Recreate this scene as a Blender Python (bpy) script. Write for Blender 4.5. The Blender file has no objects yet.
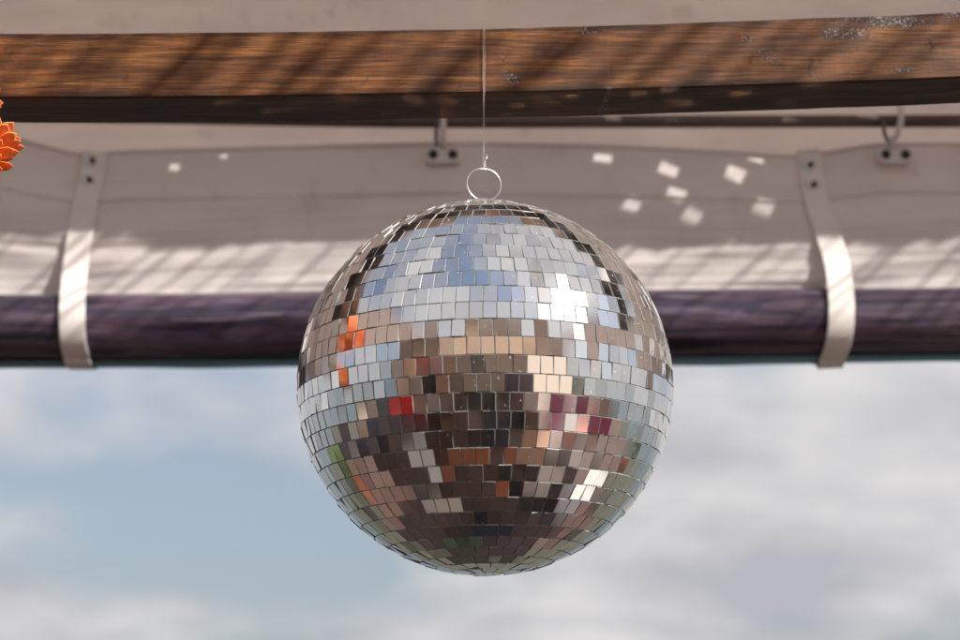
import bpy, bmesh, math, random
from mathutils import Vector, Matrix, noise, Euler
random.seed(11)
R = math.radians
scene = bpy.context.scene
C = scene.collection

# ------------------------------------------------------------------ camera
F = 1719.0                      # focal length in photo pixels (960 wide)
PITCH = R(14.2)
CAMZ = 1.5
cd = bpy.data.cameras.new('camera'); cam = bpy.data.objects.new('camera', cd); C.objects.link(cam)
cam.location = (0, 0, CAMZ); cam.rotation_euler = (R(90) + PITCH, 0, 0)
cd.lens = 36 * F / 960; cd.sensor_width = 36; cd.clip_start = .02; cd.clip_end = 3000
cd.dof.use_dof = True; cd.dof.focus_distance = 1.345; cd.dof.aperture_fstop = 5.8
scene.camera = cam

def P(px, py, Y):
    """point of the world plane y=Y seen at photo pixel px,py"""
    x = (px - 480) / F; u = (320 - py) / F
    dy = math.cos(PITCH) - u * math.sin(PITCH); dz = math.sin(PITCH) + u * math.cos(PITCH)
    k = Y / dy
    return Vector((x * k, Y, CAMZ + dz * k))

def interp(tab, x):
    if x <= tab[0][0]:
        (a, b), (c, d) = tab[0], tab[1]
    elif x >= tab[-1][0]:
        (a, b), (c, d) = tab[-2], tab[-1]
    else:
        for i in range(len(tab) - 1):
            if tab[i][0] <= x <= tab[i + 1][0]:
                (a, b), (c, d) = tab[i], tab[i + 1]
                t = (x - a) / (c - a)
                # smooth-ish: catmull rom
                p0 = tab[i - 1][1] if i > 0 else 2 * b - d
                p3 = tab[i + 2][1] if i + 2 < len(tab) else 2 * d - b
                return .5 * ((2 * b) + (-p0 + d) * t + (2 * p0 - 5 * b + 4 * d - p3) * t * t + (-p0 + 3 * b - 3 * d + p3) * t ** 3)
    return b + (d - b) * (x - a) / (c - a)

# ------------------------------------------------------------------ helpers
def obj(name, bm, mat, parent=None, smooth=False, thick=None, weld=False):
    """links bm (world coordinates) as one mesh object, under parent when given"""
    me = bpy.data.meshes.new(name)
    if weld: bmesh.ops.remove_doubles(bm, verts=bm.verts, dist=1e-5)
    bmesh.ops.recalc_face_normals(bm, faces=bm.faces)
    off = Vector((0, 0, 0))
    if parent is not None:
        p = parent
        while p is not None: off += p.location; p = p.parent
        base = off
    else:
        n = max(1, len(bm.verts)); lo = Vector((min(v.co.x for v in bm.verts), min(v.co.y for v in bm.verts), min(v.co.z for v in bm.verts)))
        hi = Vector((max(v.co.x for v in bm.verts), max(v.co.y for v in bm.verts), max(v.co.z for v in bm.verts)))
        base = Vector(((lo.x + hi.x) / 2, (lo.y + hi.y) / 2, lo.z))
    for v in bm.verts: v.co -= base
    bm.to_mesh(me); bm.free()
    if smooth:
        for p_ in me.polygons: p_.use_smooth = True
    o = bpy.data.objects.new(name, me); C.objects.link(o)
    if parent is not None: o.parent = parent
    else: o.location = base
    for m in (mat if isinstance(mat, (list, tuple)) else [mat]): me.materials.append(m)
    if thick:
        md = o.modifiers.new('thickness', 'SOLIDIFY'); md.thickness = thick; md.offset = 0
    return o

def thing(name, label, cat, loc, group=None):
    o = bpy.data.objects.new(name, None); C.objects.link(o); o.location = loc
    o.empty_display_size = .05
    o['label'] = label; o['category'] = cat
    if group: o['group'] = group
    return o

def tag(o, label, cat, group=None, kind=None):
    if label: o['label'] = label
    if cat: o['category'] = cat
    if group: o['group'] = group
    if kind: o['kind'] = kind
    return o

def box(bm, lo, hi, rot=None, piv=None):
    vs = [bm.verts.new((x, y, z)) for x in (lo[0], hi[0]) for y in (lo[1], hi[1]) for z in (lo[2], hi[2])]
    if rot is not None:
        for v in vs: v.co = rot @ (v.co - piv) + piv
    for f in ((0, 1, 3, 2), (4, 6, 7, 5), (0, 4, 5, 1), (2, 3, 7, 6), (0, 2, 6, 4), (1, 5, 7, 3)):
        bm.faces.new([vs[i] for i in f])
    return vs

def tube(bm, pts, r, seg=10, closed=False, caps=True):
    n = len(pts); rings = []
    up = None
    for i, p in enumerate(pts):
        a = pts[(i - 1) % n] if (closed or i > 0) else pts[i]
        b = pts[(i + 1) % n] if (closed or i < n - 1) else pts[i]
        t = (b - a).normalized()
        if up is None:
            up = Vector((0, 0, 1)) if abs(t.z) < .9 else Vector((0, 1, 0))
        s = t.cross(up).normalized(); up = s.cross(t).normalized()
        rr = r(i / (n - 1)) if callable(r) else r
        rings.append([bm.verts.new(p + (s * math.cos(k * 2 * math.pi / seg) + up * math.sin(k * 2 * math.pi / seg)) * rr) for k in range(seg)])
    m = n if closed else n - 1
    for i in range(m):
        A, B = rings[i], rings[(i + 1) % n]
        if closed and i == n - 1:      # match the twist
            best = min(range(seg), key=lambda s_: sum((A[k].co - B[(k + s_) % seg].co).length for k in range(seg)))
            B = [B[(k + best) % seg] for k in range(seg)]
        for k in range(seg):
            bm.faces.new((A[k], A[(k + 1) % seg], B[(k + 1) % seg], B[k]))
    if caps and not closed:
        bm.faces.new(rings[0]); bm.faces.new(rings[-1])
    return rings

def lathe(bm, prof, centre, axis=Vector((0, 0, 1)), seg=32):
    q = Vector((0, 0, 1)).rotation_difference(axis)
    rings = []
    for r_, h in prof:
        rings.append([bm.verts.new(centre + q @ Vector((r_ * math.cos(k * 2 * math.pi / seg), r_ * math.sin(k * 2 * math.pi / seg), h))) for k in range(seg)] if r_ > 1e-6
                     else [bm.verts.new(centre + q @ Vector((0, 0, h)))])
    for A, B in zip(rings, rings[1:]):
        for k in range(seg):
            if len(A) == 1 and len(B) == 1: continue
            if len(A) == 1: bm.faces.new((A[0], B[k], B[(k + 1) % seg]))
            elif len(B) == 1: bm.faces.new((A[k], B[0], A[(k + 1) % seg]))
            else: bm.faces.new((A[k], A[(k + 1) % seg], B[(k + 1) % seg], B[k]))

def fbm(p, o=4): return noise.fractal(p, 1.0, 2.0, o)

# ------------------------------------------------------------------ materials
class N:
    def __init__(s, name):
        s.m = bpy.data.materials.new(name); s.m.use_nodes = True
        s.t = s.m.node_tree; s.b = s.t.nodes['Principled BSDF']; s.out = s.t.nodes['Material Output']
    def n(s, typ, **kw):
        x = s.t.nodes.new(typ)
        for k, v in kw.items():
            if hasattr(x, k): setattr(x, k, v)
        return x
    def l(s, a, b): s.t.links.new(a, b)
    def coord(s, scale=(1, 1, 1), rot=(0, 0, 0), which='Object'):
        tc = s.n('ShaderNodeTexCoord'); mp = s.n('ShaderNodeMapping')
        mp.inputs['Scale'].default_value = scale; mp.inputs['Rotation'].default_value = rot
        s.l(tc.outputs[which], mp.inputs['Vector']); return mp.outputs[0]
    def noise(s, scale, co, detail=5, rough=.55, dist=0):
        x = s.n('ShaderNodeTexNoise'); x.inputs['Scale'].default_value = scale
        x.inputs['Detail'].default_value = detail; x.inputs['Roughness'].default_value = rough
        x.inputs['Distortion'].default_value = dist; s.l(co, x.inputs['Vector']); return x.outputs['Fac']
    def ramp(s, fac, stops, interp_='LINEAR'):
        x = s.n('ShaderNodeValToRGB'); x.color_ramp.interpolation = interp_
        e = x.color_ramp.elements
        while len(e) < len(stops): e.new(.5)
        for i, (p, c) in enumerate(stops):
            e[i].position = p; e[i].color = (*c, 1) if len(c) == 3 else c
        s.l(fac, x.inputs['Fac']); return x.outputs['Color']
    def mix(s, f, a, b, mode='MIX'):
        x = s.n('ShaderNodeMix'); x.data_type = 'RGBA'; x.blend_type = mode
        for sock, v in ((x.inputs['Factor'], f), (x.inputs['A'], a), (x.inputs['B'], b)):
            pass
        ins = [i for i in x.inputs if i.enabled]
        for sock, v in zip((ins[0], ins[1], ins[2]), (f, a, b)):
            if hasattr(v, 'links'): s.l(v, sock)
            elif isinstance(v, (int, float)): sock.default_value = v
            else: sock.default_value = (*v, 1)
        return [o_ for o_ in x.outputs if o_.enabled][0]
    def math(s, op, a, b=0, c=None):
        x = s.n('ShaderNodeMath'); x.operation = op
        for i, v in enumerate((a, b) if c is None else (a, b, c)):
            if hasattr(v, 'links'): s.l(v, x.inputs[i])
            else: x.inputs[i].default_value = v
        return x.outputs[0]
    def bump(s, h, strength=.3, dist=.002):
        x = s.n('ShaderNodeBump'); x.inputs['Strength'].default_value = strength; x.inputs['Distance'].default_value = dist
        s.l(h, x.inputs['Height']); s.l(x.outputs[0], s.b.inputs['Normal']); return x
    def set(s, **kw):
        for k, v in kw.items():
            sock = s.b.inputs[k.replace('_', ' ')]
            if hasattr(v, 'links'): s.l(v, sock)
            elif isinstance(v, (tuple, list)): sock.default_value = (*v, 1) if len(v) == 3 else v
            else: sock.default_value = v
        return s

def plain(name, col, rough=.6, metal=0, var=.15, scale=30, bump=.1):
    s = N(name); co = s.coord()
    f = s.noise(scale, co)
    c = s.ramp(f, [(.3, tuple(x * (1 - var) for x in col)), (.7, tuple(min(1, x * (1 + var)) for x in col))])
    s.set(Base_Color=c, Roughness=rough, Metallic=metal)
    if bump: s.bump(f, bump)
    return s.m

# mirror glass, a little dusty
s = N('mirror_glass')
co = s.coord()
sp = s.noise(420, co, 2, .5); sm = s.noise(35, co, 4, .6)
dust = s.ramp(sp, [(.70, (0, 0, 0)), (.78, (1, 1, 1))])
film = s.ramp(sm, [(.35, (.0, .0, .0)), (.75, (.09, .09, .09))])
fac = s.mix(1.0, dust, film, 'ADD')
s.set(Base_Color=(.83, .82, .81), Metallic=1.0, Roughness=.085)
dif = s.n('ShaderNodeBsdfDiffuse'); dif.inputs[0].default_value = (.55, .52, .5, 1)
mx = s.n('ShaderNodeMixShader'); s.l(fac, mx.inputs[0]); s.l(s.b.outputs[0], mx.inputs[1]); s.l(dif.outputs[0], mx.inputs[2])
s.l(mx.outputs[0], s.out.inputs['Surface'])
M_mirror = s.m
s = N('tile_edge_glass')     # ground glass edge of each tile
s.set(Base_Color=(.34, .35, .34), Roughness=.35); s.b.inputs['Specular IOR Level'].default_value = .6
M_edge = s.m
M_core = plain('ball_core', (.30, .27, .25), .7, var=.4, scale=80)
s = N('bright_wire'); s.set(Base_Color=(.72, .70, .68), Metallic=1, Roughness=.22)
M_wire = s.m
s = N('nylon_cord'); s.set(Base_Color=(.50, .43, .40), Roughness=.45); M_cord = s.m

# burnt, stained timber
s = N('burnt_timber')
g = s.coord((1.6, 22, 22)); g2 = s.coord((3, 90, 90)); p = s.coord((1, 1, 1)); sawc = s.coord((170, 8, 8))
n1 = s.noise(3.2, g, 7, .66, 1.3); n2 = s.noise(4.0, s.coord((5, 150, 150)), 5, .65, .2)
col = s.ramp(n1, [(.28, (.035, .010, .003)), (.42, (.15, .050, .012)), (.58, (.30, .115, .028)), (.74, (.54, .26, .078))])
col = s.mix(s.ramp(n2, [(.38, (.85, .85, .85)), (.54, (0, 0, 0))]), col, (.030, .011, .005))
saw = s.noise(1.5, sawc, 3, .6)
col = s.mix(s.math('MULTIPLY', saw, .45), col, (.05, .018, .006))
blot = s.noise(9, s.coord((1, 2.2, 2.2)), 4, .6, .8)
col = s.mix(s.ramp(blot, [(.46, (0, 0, 0)), (.66, (.55, .55, .55))]), col, (.030, .010, .004))
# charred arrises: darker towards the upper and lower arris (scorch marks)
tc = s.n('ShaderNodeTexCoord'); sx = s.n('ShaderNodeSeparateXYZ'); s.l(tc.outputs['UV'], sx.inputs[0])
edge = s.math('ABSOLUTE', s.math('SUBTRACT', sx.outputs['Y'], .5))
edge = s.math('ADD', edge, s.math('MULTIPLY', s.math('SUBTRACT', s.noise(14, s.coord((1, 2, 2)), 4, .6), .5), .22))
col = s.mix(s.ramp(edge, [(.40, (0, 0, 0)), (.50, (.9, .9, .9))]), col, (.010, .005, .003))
col = s.mix(s.math('MULTIPLY', s.math('LESS_THAN', sx.outputs['X'], .5), 1.0), col, s.mix(.60, col, (.006, .003, .002)))  # all faces but the front darkened: underside shade put into the colour
# flaking pale resin/paint in a few patches
at = s.n('ShaderNodeAttribute'); at.attribute_name = 'wear'
fl = s.noise(560, s.coord((.8, 1, 1)), 4, .8)
nick = s.noise(55, s.coord((1.6, .9, .9)), 4, .65, .9)
col = s.mix(s.ramp(nick, [(.63, (0, 0, 0)), (.72, (.8, .8, .8))]), col, (.018, .008, .004))
col = s.mix(s.math('MULTIPLY', at.outputs['Fac'], .8), col, (.022, .012, .009))
fm = s.ramp(fl, [(.52, (0, 0, 0)), (.60, (1, 1, 1))])
col = s.mix(s.math('MULTIPLY', fm, at.outputs['Fac']), col, (.36, .32, .32))
s.set(Base_Color=col, Roughness=.62)
s.b.inputs['Specular IOR Level'].default_value = .35
h = s.mix(.5, n2, n1); s.bump(h, .55, .0015)
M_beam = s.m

# white tarpaulin with translucency
def canvas(name, col, tr, bumpd=.0008):
    s = N(name); co = s.coord()
    f = s.noise(6, s.coord((1, 3, 3)), 5, .6, .4); f2 = s.noise(900, co, 2, .5)
    c = s.ramp(f, [(.3, tuple(x * .90 for x in col)), (.7, col)])
    dirt = s.noise(25, s.coord((1, .6, .6)), 6, .7, .3)
    c = s.mix(s.ramp(dirt, [(.58, (0, 0, 0)), (.78, (.42, .42, .42))]), c, (.42, .34, .28))
    s.set(Base_Color=c, Roughness=.55)
    h = s.mix(.12, f, f2); s.bump(h, .5, bumpd * 4)
    t = s.n('ShaderNodeBsdfTranslucent'); s.l(c, t.inputs[0])
    m = s.n('ShaderNodeMixShader'); m.inputs[0].default_value = tr
    s.l(s.b.outputs[0], m.inputs[1]); s.l(t.outputs[0], m.inputs[2]); s.l(m.outputs[0], s.out.inputs['Surface'])
    return s.m
M_canvas = canvas('white_tarpaulin', (.86, .79, .76), .42)
M_roofc = canvas('roof_tarpaulin', (.80, .71, .66), .54)
s = N('webbing'); co = s.coord((700, 700, 700))
w = s.n('ShaderNodeTexWave'); w.inputs['Scale'].default_value = 1.2; s.l(s.coord((0, 0, 300)), w.inputs['Vector'])
s.set(Base_Color=s.mix(s.noise(30, s.coord()), (.66, .60, .56), (.76, .71, .67)), Roughness=.5); s.bump(w.outputs['Fac'], .15, .0004)
M_strap = s.m
# rolled clear PVC: deep plum with streaks
s = N('rolled_pvc')
st = s.noise(4, s.coord((1.2, 14, 14)), 6, .6, 1.2); st2 = s.noise(2.5, s.coord((2.2, 26, 26)), 4, .6, 2)
c = s.ramp(st, [(.32, (.010, .008, .014)), (.5, (.036, .028, .048)), (.62, (.085, .048, .075)), (.76, (.12, .14, .19))])
c = s.mix(s.ramp(st2, [(.62, (0, 0, 0)), (.72, (.6, .6, .6))]), c, (.22, .17, .19))
s.set(Base_Color=c, Roughness=.24); s.b.inputs['Coat Weight'].default_value = .5; s.b.inputs['Coat Roughness'].default_value = .12
s.bump(s.mix(.5, st, st2), .7, .004)
M_roll = s.m
s = N('clear_blue_film'); s.set(Base_Color=(.25, .42, .47), Roughness=.12)
tr = s.n('ShaderNodeBsdfTransparent'); tr.inputs[0].default_value = (.55, .74, .80, 1)
mx = s.n('ShaderNodeMixShader'); mx.inputs[0].default_value = .45
s.l(tr.outputs[0], mx.inputs[1]); s.l(s.b.outputs[0], mx.inputs[2]); s.l(mx.outputs[0], s.out.inputs['Surface'])
M_film = s.m
s = N('grey_pipe'); pn = s.noise(8, s.coord((1, 6, 6)), 5, .6)
s.set(Base_Color=s.ramp(pn, [(.3, (.075, .05, .045)), (.7, (.14, .10, .09))]), Roughness=.42, Metallic=.3)
M_pipe = s.m
s = N('snap_metal'); s.set(Base_Color=(.74, .70, .67), Metallic=.3, Roughness=.2); M_snap = s.m
s = N('dark_hole'); s.set(Base_Color=(.012, .010, .010), Roughness=.5); M_dark = s.m
M_clip = plain('grey_clip', (.13, .105, .095), .5)
M_plate = plain('white_plastic', (.62, .55, .52), .4, var=.08)
# flower petals
s = N('orange_petal')
tc = s.n('ShaderNodeTexCoord'); sx = s.n('ShaderNodeSeparateXYZ'); s.l(tc.outputs['UV'], sx.inputs[0])
c = s.ramp(sx.outputs['Y'], [(0, (.62, .02, .003)), (.45, (.90, .17, .02)), (1, (.98, .42, .13))])
s.set(Base_Color=c, Roughness=.55)
tl = s.n('ShaderNodeBsdfTranslucent'); s.l(c, tl.inputs[0]); m = s.n('ShaderNodeMixShader'); m.inputs[0].default_value = .3
s.l(s.b.outputs[0], m.inputs[1]); s.l(tl.outputs[0], m.inputs[2]); s.l(m.outputs[0], s.out.inputs['Surface'])
M_petal = s.m
M_leaf = plain('leaf_green', (.05, .10, .03), .5)

# ------------------------------------------------------------------ disco ball
RB = .1515
BC = P(485, 387, 1.365)
TOPZ = BC.z + RB
ball = thing('disco_ball', 'silver mirror ball covered in small mirror tiles, hanging on a string from the beam', 'disco ball', BC)
TILT = Matrix.Rotation(R(-.6), 3, 'Y') @ Matrix.Rotation(R(.4), 3, 'X')
bm = bmesh.new()
rows = 35; step = math.pi / rows
gap = .00048; th = .0016
rnd = random.Random(5)
for i in range(rows):
    phi = math.pi / 2 - (i + .5) * step
    hh = RB * math.tan(step / 2) - gap / 2
    cph = math.cos(phi)
    n = max(6, round(93 * cph)) if i not in (0, rows - 1) else 6
    off = rnd.random() * 2 * math.pi / n * .9
    for k in range(n):
        lam = off + k * 2 * math.pi / n
        nr = Vector((math.cos(phi) * math.cos(lam), math.cos(phi) * math.sin(lam), math.sin(phi)))
        e1 = Vector((-math.sin(lam), math.cos(lam), 0)); e2 = nr.cross(e1)
        # width at the upper and lower edges (tapers towards the poles)
        def halfw(dphi):
            return max(.0006, RB * math.cos(phi + dphi) * math.tan(math.pi / n) - gap / 2)
        cw = RB * cph * math.tan(math.pi / n) - gap / 2
        wu, wl = halfw(step / 2), halfw(-step / 2)
        wu = .35 * cw + .65 * wu; wl = .35 * cw + .65 * wl
        a1, a2, a3 = rnd.gauss(0, R(1.7)), rnd.gauss(0, R(1.7)), rnd.gauss(0, R(.8))
        if rnd.random() < .05: a1 *= 2.6; a2 *= 2.6
        rot = Matrix.Rotation(a1, 3, e1) @ Matrix.Rotation(a2, 3, e2) @ Matrix.Rotation(a3, 3, nr)
        c0 = nr * (RB + rnd.uniform(-.0004, .0003))
        ch = .00016
        sgn = 1 if e2.z > 0 else -1
        def q(sx_, sy_, inset, dep):
            w_ = wu if sy_ > 0 else wl
            return BC + TILT @ (c0 + rot @ (e1 * sx_ * (w_ - inset) + e2 * sgn * sy_ * (hh - inset) - nr * dep))
        top = [bm.verts.new(q(sx_, sy_, ch, 0)) for sx_, sy_ in ((-1, -1), (1, -1), (1, 1), (-1, 1))]
        mid = [bm.verts.new(q(sx_, sy_, 0, ch)) for sx_, sy_ in ((-1, -1), (1, -1), (1, 1), (-1, 1))]
        bot = [bm.verts.new(q(sx_, sy_, 0, th)) for sx_, sy_ in ((-1, -1), (1, -1), (1, 1), (-1, 1))]
        f = bm.faces.new(top); f.material_index = 0
        for j in range(4):
            f = bm.faces.new((top[j], mid[j], mid[(j + 1) % 4], top[(j + 1) % 4])); f.material_index = 1
            f = bm.faces.new((mid[j], bot[j], bot[(j + 1) % 4], mid[(j + 1) % 4])); f.material_index = 1
        f = bm.faces.new(bot[::-1]); f.material_index = 1
obj('mirror_tiles', bm, [M_mirror, M_edge], ball)
bm = bmesh.new(); bmesh.ops.create_uvsphere(bm, u_segments=64, v_segments=40, radius=RB - .0011)
for v in bm.verts: v.co += BC
obj('core', bm, M_core, ball, smooth=True)
bm = bmesh.new()                       # small cap that takes the ring
lathe(bm, [(0, .0045), (.004, .0045), (.006, .0030), (.0105, .0014), (.011, -.003), (0, -.003)], BC + Vector((0, 0, RB)), seg=24)
obj('top_cap', bm, M_wire, ball, smooth=True)
rc = P(483.8, 184.5, 1.365); rr = .0142
ringn = []
for k in range(48):
    a = k * 2 * math.pi / 48
    ringn.append(rc + Vector((math.cos(a) * rr, math.cos(a) * .0035, math.sin(a) * rr)))
bm = bmesh.new(); tube(bm, ringn, .00085, 8, closed=True); obj('hanging_ring', bm, M_wire, ball, smooth=True)

# ------------------------------------------------------------------ timber beam
YB = 1.358
top_t = [(-300, 34.5), (0, 33.5), (160, 32.8), (320, 31), (480, 28.3), (640, 24), (800, 18), (960, 12), (1260, 0)]
bot_t = [(-300, 99), (0, 98), (160, 97.5), (320, 95.7), (480, 93), (640, 89), (800, 84), (960, 77.5), (1260, 66)]
beam_dep = .0600
bm = bmesh.new(); uvl = bm.loops.layers.uv.new('uv')
NX = 460; rings = []
def beam_section(px):
    t = P(px, interp(top_t, px), YB); b = P(px, interp(bot_t, px), YB)
    return t, b
for i in range(NX + 1):
    px = -260 + (1220 + 260) * i / NX
    t, b = beam_section(px); x = t.x; b.x = x
    h_ = (t.z - b.z)
    pts = []
    K = 14
    ch = .0016
    base = [(0, ch)] + [(0, ch + (h_ - 2 * ch) * j / K) for j in range(1, K)] + [(0, h_ - ch), (ch, h_), (beam_dep - ch, h_), (beam_dep, h_ - ch), (beam_dep, ch), (beam_dep - ch, 0)] + \
           [(beam_dep + (-beam_dep) * j / 8, 0) for j in range(1, 8)] + [(ch, 0)]
    for (dy, dz) in base:
        w = Vector((x, YB + dy, b.z + dz))
        nn = fbm(Vector((x * 5, dy * 40, dz * 45)), 4)
        e = min(dz, h_ - dz) + min(dy, beam_dep - dy)
        k_ = .0011 if e < .004 else .00045
        d = nn * k_ - (.0016 * max(0, noise.noise(Vector((x * 23, dy * 60, dz * 30))) - .25) if e < .004 else 0)
        c_ = Vector((0, YB + beam_dep / 2 - w.y, b.z + h_ / 2 - w.z)).normalized()
        w -= c_ * d
        pts.append(bm.verts.new(w))
    rings.append((pts, base, h_))
for i in range(NX):
    A, ba, ha = rings[i]; B = rings[i + 1][0]
    m_ = len(A)
    for k in range(m_):
        k2 = (k + 1) % m_
        f = bm.faces.new((A[k], A[k2], B[k2], B[k]))
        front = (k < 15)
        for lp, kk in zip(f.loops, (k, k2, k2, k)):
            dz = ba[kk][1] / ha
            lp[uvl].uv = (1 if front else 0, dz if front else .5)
bm.faces.new(rings[0][0]); bm.faces.new(rings[-1][0])
wl = bm.verts.layers.float.new('wear')
for v in bm.verts:
    best = 0
    for (wx, wy, sx_, sy_) in ((511, 77, 13, 6), (592, 31, 15, 6), (762, 54, 16, 5), (885, 22, 60, 9), (845, 33, 30, 8), (905, 71, 20, 4), (748, 38, 9, 4), (607, 89, 5, 2), (950, 14, 25, 5)):
        c_ = P(wx, wy, YB); k_ = F / YB * .96
        dx_ = (v.co.x - c_.x) * k_; dz_ = (v.co.z - c_.z) * k_ + .35 * dx_ * (wx in (762, 511))
        best = max(best, 1 - math.hypot(dx_ / sx_, dz_ / sy_) + .5 * noise.noise(Vector((v.co.x * 70, v.co.y * 70, v.co.z * 110))))
    v[wl] = max(0, min(1, best * 1.6))
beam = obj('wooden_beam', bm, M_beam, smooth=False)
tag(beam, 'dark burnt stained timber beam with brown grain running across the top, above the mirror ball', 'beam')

# ------------------------------------------------------------------ string
bm = bmesh.new()
sxp = rc.x
tz, bz = beam_section(484.5)
ring_top = Vector((rc.x, 1.365, rc.z + rr))
yf = YB - .0016
def jit(p, a=.0003): return p + Vector((rnd.uniform(-a, a), rnd.uniform(-a, a) * .5, 0))
for sgn in (-1, 1):
    pts = [ring_top + Vector((sgn * .0006, -.001, -.0016)), ring_top + Vector((sgn * .0007, 0, .006)), ring_top + Vector((0.0004 * sgn, -.001, .012)),
           Vector((sxp + .0003 * sgn, yf - .0002, bz.z - .004))]
    for j in range(13):
        z = bz.z + (tz.z - bz.z) * j / 12
        pts.append(Vector((sxp + .0002 + sgn * (.0006 if 1 < j < 11 else .0004) + rnd.uniform(-.0002, .0002), yf - .0002, z)))
    pts += [Vector((sxp + sgn * .0008, yf + .002, tz.z + .0018)), Vector((sxp + sgn * .0008, YB + beam_dep - .002, tz.z + .0018)),
            Vector((sxp + sgn * .0008, YB + beam_dep + .0015, tz.z - .002)), Vector((sxp, YB + beam_dep + .0015, bz.z + .02))]
    tube(bm, pts, .00017, 6)
# knot turns
for t_ in range(5):
    c_ = ring_top + Vector((0, 0, .0015 + t_ * .0011))
    tube(bm, [c_ + Vector((math.cos(a) * .0011, math.sin(a) * .0011, math.sin(a) * .0005)) for a in [k * math.pi / 5 for k in range(10)]], .00045, 6, closed=True)
tube(bm, [ring_top + Vector((0, 0, .006)), ring_top + Vector((.002, -.001, .0085)), ring_top + Vector((.0026, -.002, .0115))], .0003, 6)
tag(obj('hanging_string', bm, M_cord, smooth=True), 'thin pale string knotted to the ring and looped up over the timber beam', 'string')

# ------------------------------------------------------------------ rear canopy
YC = 2.15
# roof sheet
YE = 1.836
zback = P(480, 137, 2.26).z
def scal(x): return .004 * noise.noise(Vector((x * 22, 0, 1))) + .005 * noise.noise(Vector((x * 47, 3, 1)))
def roofz(x, y):
    return zback + .55 * (2.26 - y) + .006 * noise.noise(Vector((x * 3, y * 2, 0))) + .004 * math.sin(x * 5.3 + 1)
canopy = thing('roof_canopy', 'white tarpaulin canopy roof seen from below, behind the timber beam', 'canopy', (0, 2.26, zback))
bm = bmesh.new(); gx = 600; gy = 20; V = []
for i in range(gx + 1):
    row = []
    for j in range(gy + 1):
        x = -3.2 + 6.4 * i / gx; t = j / gy
        y = YE + (2.46 - YE) * t
        if y <= 2.33: z = roofz(x, y)
        else: z = roofz(x, 2.33) - (y - 2.33) * 1.4
        row.append(bm.verts.new((x, y + scal(x) * (j == 0), z)))
    V.append(row)
for i in range(gx):
    for j in range(gy): bm.faces.new((V[i][j], V[i + 1][j], V[i + 1][j + 1], V[i][j + 1]))
roof_sheet = obj('roof_sheet', bm, M_roofc, canopy, smooth=True, thick=.0012)
# hem tube along the front edge
bm = bmesh.new(); tube(bm, [Vector((-3.2 + 6.4 * i / 600, YE + scal(-3.2 + 6.4 * i / 600), roofz(-3.2 + 6.4 * i / 600, YE) + .002)) for i in range(601)], .0035, 6)
obj('front_hem', bm, M_roofc, canopy, smooth=True)

# steel pipe the curtain hangs from
pipe_t = [(-500, 103), (-100, 113), (0, 115), (120, 117), (240, 119), (400, 121.5), (640, 121.5), (960, 121), (1400, 121)]
YPIPE = 2.125
bm = bmesh.new()
pc = [P(px, interp(pipe_t, px), YPIPE) for px in range(-500, 1401, 50)]
tube(bm, pc, .0085, 20)
tag(obj('support_pipe', bm, M_pipe, smooth=True), 'brown grey metal pipe running along the canopy just under the timber beam', 'pipe')

# hanging curtain above the roll
edge_t = [(-400, 150), (-250, 152), (-120, 150), (-9, 131), (33, 141), (80, 152), (125, 149.5), (240, 146.5), (330, 144), (443, 141.5), (560, 143), (640, 145.5), (740, 151), (800, 154), (835, 149), (870, 143.5), (895, 142), (960, 142.5), (1100, 147), (1250, 155), (1400, 146)]
curtain = thing('side_curtain', 'white tarpaulin side curtain with hemmed top, sunlit along its lower edge above the dark roll', 'curtain', P(480, 290, YC))
roll_top_t = [(-400, 297), (0, 295), (320, 292.5), (640, 290), (960, 287.5), (1400, 284)]
def curtain_pt(px, t):
    y0 = interp(edge_t, px); y1 = interp(roll_top_t, px) + 10
    py = y0 + (y1 - y0) * t
    X = (px - 480) / F * 2.2
    # folds: gentle bulge below the hem, pull lines towards the plates
    d = .012 * math.sin(min(1, t * 1.1) * math.pi)
    d += .0022 * noise.noise(Vector((X * 16 + t * 3, t * 5 - X * 6, 2))) + .0016 * noise.noise(Vector((X * 5, t * 22 + X * 3, 6)))
    d += .010 * noise.noise(Vector((X * 2.2, t * 2.0, 3))) + .004 * noise.noise(Vector((X * 7 + t * 2, t * 7, 9)))
    for cx in (-9, 443, 895):
        g = math.exp(-((px - cx) / 95.0) ** 2) * math.exp(-t * 4)
        d += .010 * g * math.sin((px - cx) / 14 * (.4 + t) + 1)
    for cx in (90, 815):
        d -= .010 * math.exp(-((px - cx) / 30.0) ** 2) * math.exp(-((t - .1) / .25) ** 2)
    # diagonal wrinkles in the lowest part
    wgt = max(0, min(1, (t - .55) / .3))
    d += wgt * (.0035 * noise.noise(Vector(((X * .8 + t * .14) * 26, (X * .7 - t * .1) * 2.5, 4))) + .002 * noise.noise(Vector(((X * .8 + t * .14) * 60, t * 2, 8))))
    # hem steps
    hem = 1 if t < .33 + .01 * noise.noise(Vector((X * 2, 0, 0))) else 0
    return P(px, py, YC - d - hem * .0016)
curv = [0, .02, .05, .1, .15, .2, .25, .29, .318, .33, .342, .36, .4] + [.4 + .6 * k / 44 for k in range(1, 45)]
bm = bmesh.new(); V = []
for i in range(421):
    px = -360 + 1680 * i / 420
    V.append([bm.verts.new(curtain_pt(px, t)) for t in curv])
for i in range(420):
    for j in range(len(curv) - 1): bm.faces.new((V[i][j], V[i + 1][j], V[i + 1][j + 1], V[i][j + 1]))
obj('curtain_sheet', bm, M_canvas, curtain, smooth=True)
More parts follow.
